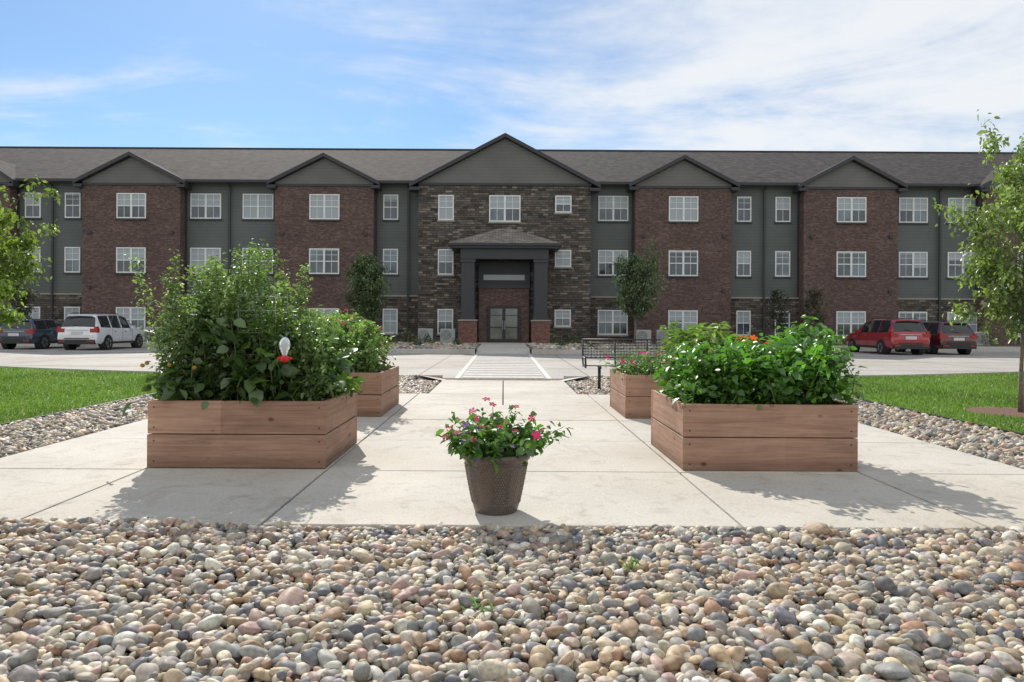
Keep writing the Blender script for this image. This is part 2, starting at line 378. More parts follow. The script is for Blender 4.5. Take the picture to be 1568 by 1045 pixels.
mb.poly([(-40, -8, -.06), (40, -8, -.06), (40, 4.4, -.06), (-40, 4.4, -.06)], GRAVEL)
mb.build('gravel_bed')
mb = MB(); q = np.linspace(-40, 40, 240)
for a, b in zip(q[:-1], q[1:]):
    if abs((a+b)/2) < 1.35: continue
    A, B = yk(a), yk(b)
    mb.poly([(a, A, .005), (b, B, .005), (b, B+.16, .0), (a, A+.16, .0)], KERB)
    mb.poly([(a, A+.16, 0), (b, B+.16, 0), (b, B+.18, -.14), (a, A+.18, -.14)], KERB)
    mb.poly([(a, A, .005), (a, A, -.1), (b, B, -.1), (b, B, .005)], KERB)
    mb.poly([(a, A+.18, -.112), (b, B+.18, -.112), (b, B+.65, -.114), (a, A+.65, -.114)], KERB)
mb.build('kerb')
plaza = empty('paved_plaza')
mb = MB(); g = .009
ys = [4.61, 6.3, 7.95, 9.65, 11.4, 13.2]; xl = [-4.75, -3.15, -1.55, 1.55, 3.15, 4.75]
for j in range(5):
    for i in range(5):
        dz = rng.uniform(-.003, .002)
        if i == 2 and j >= 4:
            for xa, xb in ((-1.55, 0), (0, 1.55)): mb.box(xa+g, xb-g, ys[j]+g, ys[j+1]-g, -.1, dz, CONC)
            continue
        mb.box(xl[i]+g, xl[i+1]-g, ys[j]+g, ys[j+1]-g, -.1, dz, CONC)
for j, (a, b) in enumerate(((13.2, 14.7), (14.7, 16.2))):
    for xa, xb in ((-1.38, 0), (0, 1.38)): mb.box(xa+g, xb-g, a+g, b-g, -.1, 0, CONC)
mb.build('slabs', plaza, bevel=.008)
mb = MB()
mb.poly([(-1.38, 16.21, -.001), (1.38, 16.21, -.001), (1.3, 17.9, -.111), (-1.3, 17.9, -.111)], CONC)
for s in (-1, 1):
    mb.poly([(s*1.38, 16.21, -.001), (s*1.3, 17.9, -.111), (s*2.1, 17.72, .008)], CONC)
DOME = m_noise2('detectable_warning', [(.3, (.10, .07, .055)), (.7, (.16, .11, .09))], 60)
mb.poly([(-1.1, 16.9, -.041), (1.1, 16.9, -.041), (1.1, 17.45, -.077), (-1.1, 17.45, -.077)], DOME)
mb.build('kerb_ramp', plaza)
mb = MB(); mb.poly([(-4.75, 4.62, -.05), (4.75, 4.62, -.05), (4.75, 13.2, -.05), (-4.75, 13.2, -.05)], SOIL); mb.build('joint_filler', plaza)
k = NT('worn_paint'); v = coords(k); nz = noise(k, v, 6, 6, .75)
k.link(ramp(k, nz, [(.3, (.46, .45, .43)), (.6, (.70, .69, .67))]), k.b.inputs['Base Color']); k.b.inputs['Roughness'].default_value = .8; PAINT = k.m
mb = MB()
for s in (-1, 1): mb.poly([(s*1.12, 18.1, -.111), (s*1.24, 18.1, -.111), (s*1.24, 32.3, -.111), (s*1.12, 32.3, -.111)][::s], PAINT)
y = 18.6
while y < 32:
    mb.poly([(-1.05, y, -.111), (1.05, y, -.111), (1.05, y+.32, -.111), (-1.05, y+.32, -.111)], PAINT); y += .95
for s in (-1, 1):
    for i in range(9):
        x = s*(14.9+i*2.85)
        mb.poly([(x-.05, 34, -.111), (x+.05, 34, -.111), (x+.05, 39.6, -.111), (x-.05, 39.6, -.111)], PAINT)
mb.build('crosswalk_marking')
mb = MB()
mb.poly([(-60, 40.2, .09), (60, 40.2, .09), (60, 47, .09), (-60, 47, .09)], GRAVEL)
for s in (-1, 1): mb.poly([(s*1.25, 33.1, .09), (s*8.2, 33.1, .09), (s*8.2, 40.2, .09), (s*1.25, 40.2, .09)][::s], GRAVEL)
mb.build('planting_bed')
mb = MB()
for s in (-1, 1):
    mb.box(s*1.3, s*8.2, 32.95, 33.1, -.15, .1, KERB); mb.box(s*8.2, s*8.35, 32.95, 40.2, -.15, .1, KERB); mb.box(s*8.35, s*60, 40.05, 40.2, -.15, .1, KERB)
    mb.poly([(s*1.5, 32.5, -.113), (s*60, 32.5, -.113), (s*60, 32.94, -.113), (s*1.5, 32.94, -.113)][::s], KERB)
mb.build('kerb', bevel=.02)
mb = MB()
mb.poly([(-1.25, 32.9, -.11), (1.25, 32.9, -.11), (1.25, 34, .1), (-1.25, 34, .1)], CONC)
for i in range(5): mb.box(-1.24, 1.24, 34+i*1.5+.01, 35.5+i*1.5-.01, -.1, .1, CONC)
mb.box(-4, 4, 41.52, 44.7, -.1, .102, CONC)
mb.build('entrance_walk')
mb = MB()
for s in (-1, 1): mb.box(s*8.4, s*60, 40.21, 41.6, -.1, .1, CONC)
mb.build('sidewalk')

# ------------------------------------------------------------------ pebbles
def trap(x, y): return np.abs(x) < .82*y+.5
mound = lambda p: .012*np.sin(p[:, 0]*1.7)+.012*np.sin(p[:, 1]*2.3+p[:, 0])
river = empty('river_pebbles')
p = jgrid(-4.6, 4.6, 1.9, 4.62, .048, trap)
pebbles('pebbles_base', p, -.026+mound(p), .028, 2, river)
p = jgrid(-4.6, 4.6, 1.9, 4.59, .051, trap)
p = p[rng.uniform(size=len(p)) < .85]; near = p[:, 1] < 3.1
pebbles('pebbles_top_near', p[near], -.002+mound(p[near]), .0275, 3, river)
pebbles('pebbles_top', p[~near], -.002+mound(p[~near]), .0275, 2, river)
p = jgrid(-4.6, 4.6, 1.9, 4.55, .24, trap); p = p[rng.uniform(size=len(p)) < .75]
pebbles('cobbles', p, .01+mound(p), .037, 3, river)
def side(x, y): return (np.abs(x) > 4.78) & (np.abs(x) < 6.2)
p = jgrid(-6.2, 6.2, 4.4, 13.2, .06, side); pebbles('pebbles_side', p, -.03, .035, 1, river)
p = jgrid(-6.2, 6.2, 4.4, 13.2, .10, side); pebbles('pebbles_side_top', p, -.008, .034, 2, river)
def back(x, y): return (np.abs(x) > 1.42) & (y < 17.6) & ~((np.abs(x) < 2.1) & (y > 16.2))
p = jgrid(-6.2, 6.2, 13.25, 17.8, .085, back); pebbles('pebbles_back', p, -.03, .048, 1, river)
p = jgrid(-8.1, 8.1, 33.2, 41, .22, lambda x, y: np.abs(x) > 1.4); pebbles('pebbles_far', p, .10, .10, 1, river)
mb = MB()
for s in (-1, 1): mb.box(s*6.21, s*6.24, 4.4, 18.1, -.1, .012, BLACKM)
mb.build('lawn_edging')

# ------------------------------------------------------------------ grass
def lawnmask(x, y):
    return (np.abs(x) > 6.28) & (y < 17.6+.019*(np.abs(x)-2.5)**2) & (np.hypot(x-8.0, y-11.1) > .75) & (np.abs(x) < .8*y+1.0)
p = np.column_stack([rng.uniform(6.28, 17.5, 360000)*rng.choice([-1, 1], 360000), rng.uniform(6, 22, 360000)])
p = p[lawnmask(p[:, 0], p[:, 1])]
w = np.clip(1.5-p[:, 1]/16, .3, 1); p = p[rng.uniform(size=len(p)) < w]; N = len(p)
bl = np.array([(-.11, 0, 0), (.11, 0, 0), (.0, .25, 1)]); s = rng.uniform(.025, .055, N)*(1+p[:, 1]/40)
t = rng.uniform(0, 1, (N, 1)); patch = (np.sin(p[:, [0]]*1.3+np.sin(p[:, [1]]*.9)*1.5)*.5+.5)*.3+.82
colg = (np.array((.08, .15, .028))*(1-t)+np.array((.20, .29, .07))*t)*patch
dry = rng.uniform(size=(N, 1)) < .05; colg = np.where(dry, np.array([[.28, .26, .11]]), colg)
merge('grass_blades', bl, np.array([(0, 1, 2)]), np.column_stack([p, np.full(N, -.046)]), rotm(rng.uniform(0, 6.28, N), rng.normal(0, .45, N), rng.normal(0, .4, N)),
      np.stack([s*1.6, s, s], 1), colg, GRASSM, None, False)

# ------------------------------------------------------------------ planters
def planter(name, x0, x1, y0, y1, h):
    e = empty(name); mb = MB(); t = .042; bh = h/2
    for i in range(2):
        z0, z1 = i*bh+.004, (i+1)*bh-.004
        j = rng.uniform(-.003, .003)
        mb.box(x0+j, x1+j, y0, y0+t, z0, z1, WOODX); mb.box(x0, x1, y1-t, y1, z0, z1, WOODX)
    mb.build('end_boards', e, bevel=.005)
    mb = MB()
    for i in range(2):
        z0, z1 = i*bh+.006, (i+1)*bh-.006
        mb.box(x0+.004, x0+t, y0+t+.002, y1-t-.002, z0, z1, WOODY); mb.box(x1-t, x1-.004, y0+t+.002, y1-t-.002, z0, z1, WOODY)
    mb.build('side_boards', e, bevel=.005)
    mb = MB(); mb.box(x0+t+.005, x1-t-.005, y0+t+.005, y1-t-.005, .01, h-.07, SOIL)
    mb.build('soil', e)
    mb = MB()
    for x in (x0+.06, x1-.06):
        for z in (.06, bh-.06, bh+.06, h-.06):
            mb.box(x-.006, x+.006, y0-.003, y0-.0005, z-.006, z+.006, BLACKM)
    mb.build('screws', e); return e
planter('raised_planter_bed', -3.15, -1.567, 6.36, 7.72, .60)
planter('raised_planter_bed', 1.595, 3.145, 6.36, 7.74, .595)
planter('raised_planter_bed', -3.25, -1.667, 9.86, 11.5, .61)
planter('raised_planter_bed', 1.68, 3.25, 9.86, 11.3, .60)
def roots(n, x0, x1, y0, y1): return np.column_stack([rng.uniform(x0, x1, n), rng.uniform(y0, y1, n)])
def hf(xs_, zs_): return lambda x: float(np.interp(x, xs_, zs_))
tp = empty('tomato_plant')
h1 = hf([-3.5, -3.2, -2.9, -2.75, -2.55, -2.45, -2.2, -2.12, -1.85, -1.6], [1.6, 1.82, 1.86, 1.76, 1.84, 1.98, 1.95, 1.5, 1.38, 1.0])
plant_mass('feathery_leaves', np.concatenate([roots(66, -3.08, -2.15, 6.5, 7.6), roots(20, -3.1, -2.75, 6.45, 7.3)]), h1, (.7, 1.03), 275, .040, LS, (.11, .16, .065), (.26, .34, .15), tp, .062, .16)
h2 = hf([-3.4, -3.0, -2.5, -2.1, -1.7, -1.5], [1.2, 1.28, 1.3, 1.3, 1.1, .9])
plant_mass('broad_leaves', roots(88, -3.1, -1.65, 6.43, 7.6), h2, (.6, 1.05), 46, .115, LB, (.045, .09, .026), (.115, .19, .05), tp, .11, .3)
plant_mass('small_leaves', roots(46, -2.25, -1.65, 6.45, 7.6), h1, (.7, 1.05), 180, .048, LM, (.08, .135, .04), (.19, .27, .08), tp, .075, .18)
v, f_ = ico(2); nt = 4
tpos = np.column_stack([rng.uniform(-3.2, -2.4, nt), np.full(nt, 6.38)+rng.normal(0, .04, nt), rng.uniform(.8, 1.05, nt)])
merge('tomatoes', v, f_, tpos, rotm(rng.uniform(0, 6, nt), np.zeros(nt), np.zeros(nt)), np.full((nt, 3), .02), np.tile(np.array([[.35, .22, .03]]), (nt, 1)), PEBBLE, tp)
pp = empty('pepper_plant')
h3 = hf([1.3, 1.5, 1.7, 1.9, 2.3, 2.7, 2.9, 3.05, 3.2, 3.4], [.82, .9, .98, 1.08, 1.13, 1.1, 1.24, 1.34, 1.12, .9])
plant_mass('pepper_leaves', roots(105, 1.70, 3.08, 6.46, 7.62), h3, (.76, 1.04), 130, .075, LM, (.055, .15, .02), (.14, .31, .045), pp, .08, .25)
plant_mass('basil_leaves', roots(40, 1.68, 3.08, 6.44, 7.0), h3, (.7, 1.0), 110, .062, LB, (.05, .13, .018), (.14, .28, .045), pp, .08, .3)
fp = empty('zinnia_plant')
h4 = hf([-3.6, -3.0, -2.4, -2.0, -1.75, -1.5], [1.45, 1.42, 1.4, 1.3, 1.2, 1.0])
_, P = plant_mass('zinnia_leaves', roots(95, -3.2, -1.72, 9.95, 11.4), h4, (.76, 1.04), 165, .062, LM, (.10, .17, .045), (.24, .34, .10), fp, .075, .25)
top = P[(P[:, 2] > 1.15)]; top = top[rng.integers(0, len(top), 34)]+np.array((0, -.05, .04))
flowers('zinnia_blooms', top, .038, [(.75, .03, .22), (.65, .02, .1), (.8, .2, .45)], fp)
gp = empty('petunia_plant')
h5 = hf([1.5, 2.3, 2.6, 3.5], [.78, .8, .9, 1.05])
_, P = plant_mass('petunia_leaves', roots(75, 1.72, 3.2, 9.92, 11.2), h5, (.85, 1.12), 150, .05, LM, (.06, .13, .03), (.16, .26, .07), gp, .08, .5)
top = P[(P[:, 2] > .68)]; top = top[rng.integers(0, len(top), 40)]+np.array((0, -.04, .03))
flowers('petunia_blooms', top, .04, [(.75, .03, .25), (.7, .02, .08)], gp)
dl = empty('daylily')
plant_mass('daylily_blades', roots(40, 2.6, 3.2, 10.2, 11.2), lambda x: 1.18, (.8, 1.1), 45, .2, LN, (.10, .18, .04), (.24, .32, .09), dl, .05, .3)
top = np.column_stack([rng.uniform(3.25, 3.75, 10), rng.uniform(9.9, 10.6, 10), rng.uniform(1.0, 1.12, 10)])
flowers('daylily_blooms', top, .05, [(.85, .18, .02), (.9, .3, .04)], dl)

mb = MB()
for x, y in ((-2.42, 6.55), (-2.08, 6.55), (-2.42, 6.9), (-2.08, 6.9)): mb.tube([(x, y, .5), (x, y, 1.55)], .004, METAL, 5)
for z in (.8, 1.0, 1.2, 1.4, 1.53):
    mb.tube([(-2.42, 6.55, z), (-2.08, 6.55, z), (-2.08, 6.9, z), (-2.42, 6.9, z), (-2.42, 6.55, z)], .003, METAL, 5)
mb.build('tomato_cage')
fe = empty('hummingbird_feeder'); fx, fy = PX(436, 6.2), 6.2
k = NT('clear_glass'); k.b.inputs['Base Color'].default_value = (.85, .88, .9, 1); k.b.inputs['Roughness'].default_value = .08; k.b.inputs['Transmission Weight'].default_value = .55; GL = k.m
REDP = simple('red_plastic', (.6, .02, .02), .3)
mb = MB(); z0 = 1.0
mb.lathe([(.0, z0+.17), (.012, z0+.168), (.03, z0+.155), (.046, z0+.125), (.05, z0+.1), (.044, z0+.07), (.028, z0+.035), (.02, z0)], fx, fy, GL, 20); mb.build('glass_globe', fe, True)
mb = MB(); mb.lathe([(.021, z0+.01), (.034, z0+.004), (.045, z0-.012), (.045, z0-.03), (.03, z0-.045), (.0, z0-.05)], fx, fy, REDP, 20)
for i in range(5):
    a = i*1.256; mb.tube([(fx+.04*math.cos(a), fy+.04*math.sin(a), z0-.02), (fx+.062*math.cos(a), fy+.062*math.sin(a), z0-.012)], [.012, .014], REDP, 8)
mb.build('red_base', fe, True)
mb = MB(); mb.tube([(fx, fy, z0+.168), (fx, fy, z0+.32), (fx+.05, fy+.1, z0+.36), (fx+.08, fy+.24, z0+.3), (fx+.08, fy+.3, .5)], .004, BLACKM, 6); mb.build('hook', fe)

# ------------------------------------------------------------------ flower pot
pot = empty('flower_pot'); px_, py_ = PX(761, 4.98), 4.98
k = NT('pot_resin'); v = coords(k)
n = noise(k, v, 60, 4); k.link(ramp(k, n, [(.3, (.10, .078, .066)), (.7, (.17, .135, .115))]), k.b.inputs['Base Color'])
k.b.inputs['Roughness'].default_value = .36; k.b.inputs['Metallic'].default_value = .3; POT = k.m
BEAD = simple('pot_bead', (.27, .215, .18), .35, .4)
prof = [(.0, .0), (.14, .0), (.148, .01)]
for i in range(60):
    t = i/59; r = .148+(.222-.148)*(t**.8); z = .012+.35*t
    prof.append((r+(.0028 if i % 2 else -.0015)*(1 if .12 < t < .93 else 0), z))
prof += [(.232, .366), (.236, .375), (.236, .405), (.230, .413), (.218, .412), (.212, .36), (0, .36)]
mb = MB(); mb.lathe(prof, px_, py_, POT, 64)
mb.build('pot', pot, True)
mb = MB()
for row, z in enumerate(np.linspace(.075, .33, 15)):
    t = (z-.012)/.35; r = .148+.074*t**.8+.002
    for q in range(72):
        if (q % 6) < 4 or row in (0, 14):
            a = 2*math.pi*(q+.5*(row % 2))/72; x = px_+r*math.cos(a); y = py_+r*math.sin(a)
            mb.tube([(x, y, z-.005), (x, y, z+.005)], .003, BEAD, 5)
mb.build('beading', pot)
mb = MB(); mb.lathe([(0, .375), (.213, .37)], px_, py_, SOIL, 32); mb.build('soil', pot)
fl = empty('vinca_flowers')
P = []; mbs = MB(); tips = []
for i in range(76):
    a = rng.uniform(0, 6.28); rr = rng.uniform(0, 1)**.55; L = rng.uniform(.18, .35)*(1.08-.08*rr)
    b0 = np.array((px_+.15*rr*math.cos(a), py_+.15*rr*math.sin(a), .38)); d = np.array((math.cos(a)*rr*.95, math.sin(a)*rr*.95, 1-.38*rr))
    e_ = b0+d*L; mbs.tube([tuple(b0), tuple((b0+e_)/2+np.array((0, 0, .02))), tuple(e_)], [.004, .003, .002], STEM, 4, False)
    t = rng.uniform(.15, 1, 22)[:, None]; P.append(b0+d*L*t+rng.normal(0, .022, (22, 3)))
    tips.append(e_)
mbs.build('stems', fl, True); P = np.concatenate(P); tips = np.array(tips)
leaves('leaves', P, .052, LM, (.05, .12, .02), (.14, .26, .05), fl)
leaves('round_leaves', P[::5]+np.array((0, -.01, -.02)), .07, LB, (.05, .13, .02), (.13, .25, .045), fl)
flowers('pink_blooms', np.concatenate([tips[:24]+np.array((0, -.02, .02)), tips[:9]+rng.normal(0, .03, (9, 3))]), .027, [(.58, .01, .08), (.68, .02, .16), (.7, .05, .22), (.78, .2, .35)], fl)
lp = np.array([(px_+x, py_-.17+rng.normal(0, .02), z) for x, z in ((-.17, .52), (-.19, .56), (-.14, .59), (-.2, .62), (-.05, .42), (-.1, .41), (-.02, .45), (.03, .42), (-.22, .5), (-.16, .47), (.12, .48))])
flowers('lavender_blooms', np.concatenate([lp, lp+rng.normal(0, .018, lp.shape)]), .02, [(.35, .2, .6), (.45, .3, .7), (.25, .1, .5)], fl)

wd = empty('weed')
for (wx, wy) in ((PX(738, 3.2), 3.2), (PX(970, 3.75), 3.75)):
    q = rng.normal(0, .022, (14, 3))+np.array((wx, wy, .04)); q[:, 2] = np.abs(q[:, 2]-.02)+.01
    leaves('weed_leaves', q, .04, LN, (.08, .18, .02), (.16, .32, .05), wd, tilt=(.2, 1.3))

# ------------------------------------------------------------------ trees
def tree(name, x, y, z0, ht, zc, cr, nlimb, leafsize, per, c1, c2, trunk=.05):
    e = empty(name); mb = MB(); P = []; SH = []
    tp_ = [(x, y, z0-.05)]; n = 7
    wx, wy = rng.normal(0, .02*ht/3, 2)
    for i in range(1, n+1):
        t = i/n; tp_.append((x+wx*t*2+rng.normal(0, .012*ht/3), y+wy*t*2, z0+ht*.93*t))
    mb.tube(tp_, [trunk*(1.25 if i == 0 else 1-.85*i/n) for i in range(n+1)], BARK, 8)
    def tpnt(t):
        f = t*n; i = min(int(f), n-1); a = np.array(tp_[i]); b = np.array(tp_[i+1]); return a+(b-a)*(f-i)
    for i in range(nlimb):
        s = (i+.5)/nlimb; t = (zc-z0)/ht/.93*(1-s)+s*.97; t = min(max(t, .1), .98)
        a = i*2.4+rng.normal(0, .35); env = cr*math.sin(math.pi*min(.98, .22+.72*s))**.75*rng.uniform(.62, 1.2)
        el = rng.uniform(.35, .85)+.35*s
        b0 = tpnt(t); d = np.array((math.cos(a)*math.cos(el), math.sin(a)*math.cos(el), math.sin(el)))
        L = env/max(.35, math.cos(el))*.85
        mid = b0+d*L*.5+np.array((0, 0, -.03*L)); en = b0+d*L+np.array((0, 0, .06*L))
        r = trunk*(.45-.25*s); mb.tube([tuple(b0), tuple(mid), tuple(en)], [r, r*.6, r*.2], BARK, 5, False)
        nt_ = 7; shl = rng.uniform(.6, 1.25)
        for j in range(nt_):
            u = .2+.8*(j+.5)/nt_; p0 = b0+d*L*u; dd = d*.5+rng.normal(0, .75, 3)+np.array((0, 0, .1)); dd /= np.linalg.norm(dd)
            l2 = L*rng.uniform(.22, .5)*(1.15-.4*u); p1 = p0+dd*l2
            mb.tube([tuple(p0), tuple(p1)], [r*.3, r*.1], BARK, 4, False)
            m = int(per*rng.uniform(.5, 1.4)); w_ = rng.uniform(.1, 1.08, m)[:, None]
            P.append(p0+(p1-p0)*w_+rng.normal(0, leafsize*.8, (m, 3))); SH.append(np.full(m, shl*rng.uniform(.8, 1.15)))
    mb.build('trunk_and_limbs', e, True); P = np.concatenate(P); SH = np.concatenate(SH)
    leaves('crown_leaves', P, leafsize, LS if leafsize > .1 else LM, c1, c2, e, tilt=(-1.3, .2), shade=SH); return e
tree('young_tree', 8.0, 11.1, -.04, 3.7, 1.1, 1.08, 38, .078, 42, (.12, .17, .055), (.29, .35, .13), .035)
tree('young_tree', -9.5, 13.0, -.04, 3.15, 1.2, 1.2, 38, .082, 44, (.14, .20, .04), (.33, .40, .11), .035)
tree('young_tree', PX(972, 40), 40., .09, 4.75, 1.4, 1.45, 34, .14, 40, (.11, .15, .085), (.26, .33, .19), .07)
tree('young_tree', PX(560, 40), 40., .09, 4.75, 1.4, 1.2, 34, .14, 40, (.08, .12, .06), (.20, .26, .12), .07)
tree('small_tree', PX(1190, 43.3), 43.3, .09, 3.4, .9, .75, 18, .12, 14, (.035, .045, .03), (.08, .09, .045), .05)
tree('small_tree', PX(1246, 43.3), 43.3, .09, 3.3, .9, .75, 18, .12, 13, (.05, .06, .035), (.12, .13, .06), .05)
tree('small_tree', PX(36, 43.3), 43.3, .09, 3.0, .9, .8, 18, .12, 13, (.04, .05, .03), (.09, .10, .045), .05)
mb = MB(); mb.lathe([(0, -.03), (.6, -.03), (.78, -.046)], 8.0, 11.1, MULCH, 24); mb.build('mulch_ring')
def shrub(x, y, r, h, c1=(.05, .08, .03), c2=(.13, .18, .06), ls=.09):
    e = empty('shrub', (0, 0, 0)); n = 260; d = rng.normal(size=(n, 3)); d /= np.linalg.norm(d, axis=1)[:, None]; d[:, 2] = np.abs(d[:, 2])
    P = d*rng.uniform(.55, 1.05, (n, 1))*np.array((r, r, h))*(1+.25*np.sin(d[:, [0]]*5+x)) + np.array((x, y, .1))
    leaves('shrub_leaves', P, ls, LS, c1, c2, e, tilt=(-.6, 1.2))
    mb = MB(); mb.tube([(x, y, .05), (x, y, h*.7)], .03, BARK, 5); mb.build('stem', e)
for px, d, r, h in ((230, 42.6, .5, .7), (246, 42.6, .45, .6), (600, 38, .45, .6), (625, 43, .4, .8), (655, 42.5, .4, .5), (850, 42.5, .35, .5), (880, 43, .4, .6), (1080, 43, .5, .9), (1108, 42.6, .5, .8), (1150, 43, .4, .6), (1225, 42.8, .5, .7), (1268, 42.6, .45, .7), (1520, 43, .5, .8), (300, 43, .4, .6), (700, 37.5, .3, .35), (860, 37, .3, .35), (910, 36.5, .35, .4), (640, 37.2, .35, .4)):
    shrub(PX(px, d), d, r, h)

# ------------------------------------------------------------------ building
bld = empty('apartment_building')
YG, YB, YS = 46.0, 45.2, 44.6; ZB = .05; ZE = 10.2; ZR = 14.4
walls = MB(); trim = MB(); roof = MB(); win = MB(); stone = MB(); brickm = MB(); gab = MB()
X0, X1 = -46, 46
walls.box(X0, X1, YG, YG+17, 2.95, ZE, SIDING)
stone.box(X0, X1, YG-.06, YG+16.9, ZB, 2.95, STONE); trim.box(X0, X1, YG-.12, YG, 2.95, 3.05, CAPST)
def slab(pts, th, mat, edge, target=roof, etarget=trim):
    target.poly(pts, mat); low = [(a, b, c-th) for a, b, c in pts]; n = len(pts)
    for i in range(n):
        j = (i+1) % n; etarget.poly([pts[i], low[i], low[j], pts[j]], edge)
    etarget.poly(low[::-1], edge)
YE = 45.42
slab([(X0-.5, YE, ZE+.05), (X1+.5, YE, ZE+.05), (X1+.5, 54.5, ZR), (X0-.5, 54.5, ZR)], .2, ROOF, TRIM)
slab([(X1+.5, 63.6, ZE+.05), (X0-.5, 63.6, ZE+.05), (X0-.5, 54.5, ZR), (X1+.5, 54.5, ZR)], .2, ROOF, TRIM)
trim.box(X0, X1, YE-.12, YE-.003, ZE-.1, ZE+.06, TRIM)
trim.tube([(X0-.5, 54.5, ZR+.02), (X1+.5, 54.5, ZR+.02)], .07, TRIM, 6)
slope = (ZR-ZE-.05)/(54.5-YE)
def gable(xa, xb, yw, over, zp, ze, fill):
    xc = (xa+xb)/2; yf = yw-.35; hw = (xb-xa)/2+over
    yb = YE+(zp-ZE-.05)/slope+.3; ye = YE+max(0, (ze-ZE-.05))/slope+.15
    for s in (-1, 1):
        pts = [(xc, yf, zp), (xc+s*hw, yf, ze), (xc+s*hw, ye, ze), (xc, yb, zp)]
        if s > 0: pts = pts[::-1]
        slab(pts, .24, ROOF, TRIM)
    m = (zp-ze)/hw; zt = zp-.26
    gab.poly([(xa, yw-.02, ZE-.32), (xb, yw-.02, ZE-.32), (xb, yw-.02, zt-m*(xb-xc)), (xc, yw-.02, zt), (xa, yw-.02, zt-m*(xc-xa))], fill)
    trim.box(xa-.03, xb+.03, yw-.07, yw+.1, ZE-.36, ZE-.22, TRIM)
    for s in (-1, 1):
        trim.box(xc+s*hw, xc+s*(hw-over-.12), yf+.02, yw+.7, ze-.42, ze-.24, TRIM)
bays = [(-95, 14), (125, 275), (420, 571), (972, 1119), (1230, 1374), (1507, 1652)]
for a, b in bays:
    xa, xb = PX(a, YB), PX(b, YB)
    brickm.box(xa, xb, YB, YG+.3, ZB, ZE-.2, BRICK); gable(xa, xb, YB, .42, PZ(235.5, YB-.35), PZ(279, YB-.35), GABLE)
    xc = (xa+xb)/2
    for z, dx in ((6.85, -.42), (6.85, .42), (3.4, .42), (3.4, -.42)):
        trim.box(xc+dx*(xb-xa)-.1, xc+dx*(xb-xa)+.1, YB-.1, YB-.002, z-.1, z+.1, TRIM)
xa, xb = PX(640, YS), PX(904, YS)
stone.box(xa, xb, YS, YG+.2, ZB, ZE-.2, STONE)
gable(xa, xb, YS, .55, PZ(203.5, YS-.35), PZ(281, YS-.35), GABLE)
def window(px0, px1, py0, py1, d, lay='wide', sill=True):
    x0, x1, z0, z1 = PX(px0, d), PX(px1, d), PZ(py1, d), PZ(py0, d); f = .075
    Y0 = d-.06
    win.box(x0, x1, Y0, d-.002, z1-f, z1, WHITE); win.box(x0, x1, Y0, d-.002, z0, z0+f, WHITE)
    win.box(x0, x0+f, Y0, d-.002, z0+f, z1-f, WHITE); win.box(x1-f, x1, Y0, d-.002, z0+f, z1-f, WHITE)
    units = [(x0+f, x1-f)]
    if lay == 'wide':
        xm = (x0+x1)/2; win.box(xm-.06, xm+.06, Y0, d-.002, z0+f, z1-f, WHITE); units = [(x0+f, xm-.06), (xm+.06, x1-f)]
    zm = (z0+z1)/2; st = random.choice([0, 1, 1, 1, 2, 3])
    for ux0, ux1 in units:
        win.box(ux0, ux1, Y0+.01, d-.004, zm-.03, zm+.03, WHITE)
        fr = random.uniform(.0, .9) if st == 3 else {0: 1., 1: 0.48, 2: .05}[st]
        zb = z0+f+(z1-z0-2*f)*(1-fr)
        gm = random.choice([GLASSD, GLASSD, GLASSM])
        if zb > z0+f+.03: win.poly([(ux0, d-.02, z0+f), (ux1, d-.02, z0+f), (ux1, d-.02, min(zb, z1-f)), (ux0, d-.02, min(zb, z1-f))], gm)
        if fr > .03: win.poly([(ux0, d-.02, zb), (ux1, d-.02, zb), (ux1, d-.02, z1-f), (ux0, d-.02, z1-f)], BLIND)
        xm = (ux0+ux1)/2; win.box(xm-.014, xm+.014, d-.035, d-.022, zm+.03, z1-f, WHITE); win.box(xm-.014, xm+.014, d-.035, d-.022, z0+f, zm-.03, WHITE)
        zq = (z1+zm)/2; win.box(ux0, xm-.014, d-.033, d-.023, zq-.012, zq+.012, WHITE); win.box(xm+.014, ux1, d-.033, d-.023, zq-.012, zq+.012, WHITE)
    if sill: trim.box(x0-.06, x1+.06, d-.09, d-.001, z0-.1, z0-.002, CAPST if sill == 2 else TRIM)
rows = [(299.5, 338), (382.5, 421.5), (474, 512)]
for a, b, d, lay in ((38, 62, YG, 'n'), (99, 123, YG, 'n'), (178, 223, YB, 'wide'), (291, 338, YG, 'wide'), (371, 418, YG, 'wide'), (473, 519, YB, 'wide'), (586, 609, YG, 'n'),
                     (670, 694, YS, 'n'), (915, 961, YG, 'wide'), (1023, 1068, YB, 'wide'), (1127, 1149, YG, 'n'), (1186, 1209, YG, 'n'), (1280, 1325, YB, 'wide'), (1375, 1419, YG, 'wide'), (1450, 1496, YG, 'wide'),
                     (1557, 1602, YB, 'wide'), (-63, -18, YB, 'wide'), (1680, 1704, YG, 'n'), (-160, -136, YG, 'n')):
    for i, (r0, r1) in enumerate(rows):
        if i == 2 and d == YG: window(a, b, r0, r1, YG-.06, lay, 2)
        else: window(a, b, r0, r1, d, lay, 2 if d == YS else True)
window(748, 796, rows[0][0], rows[0][1]+2, YS, 'wide', 2)
for (r0, r1) in rows: window(849, 874, r0, r0+26, YS, 'n', 2)
for px in (82, 352, 625, 1168, 1436):
    x = PX(px, YG); trim.box(x-.06, x+.06, YG-.22, YG-.13, .3, ZE-.3, TRIM)
    trim.tube([(x, YG-.17, ZE-.32), (x, YE-.05, ZE-.02)], .06, TRIM, 6)
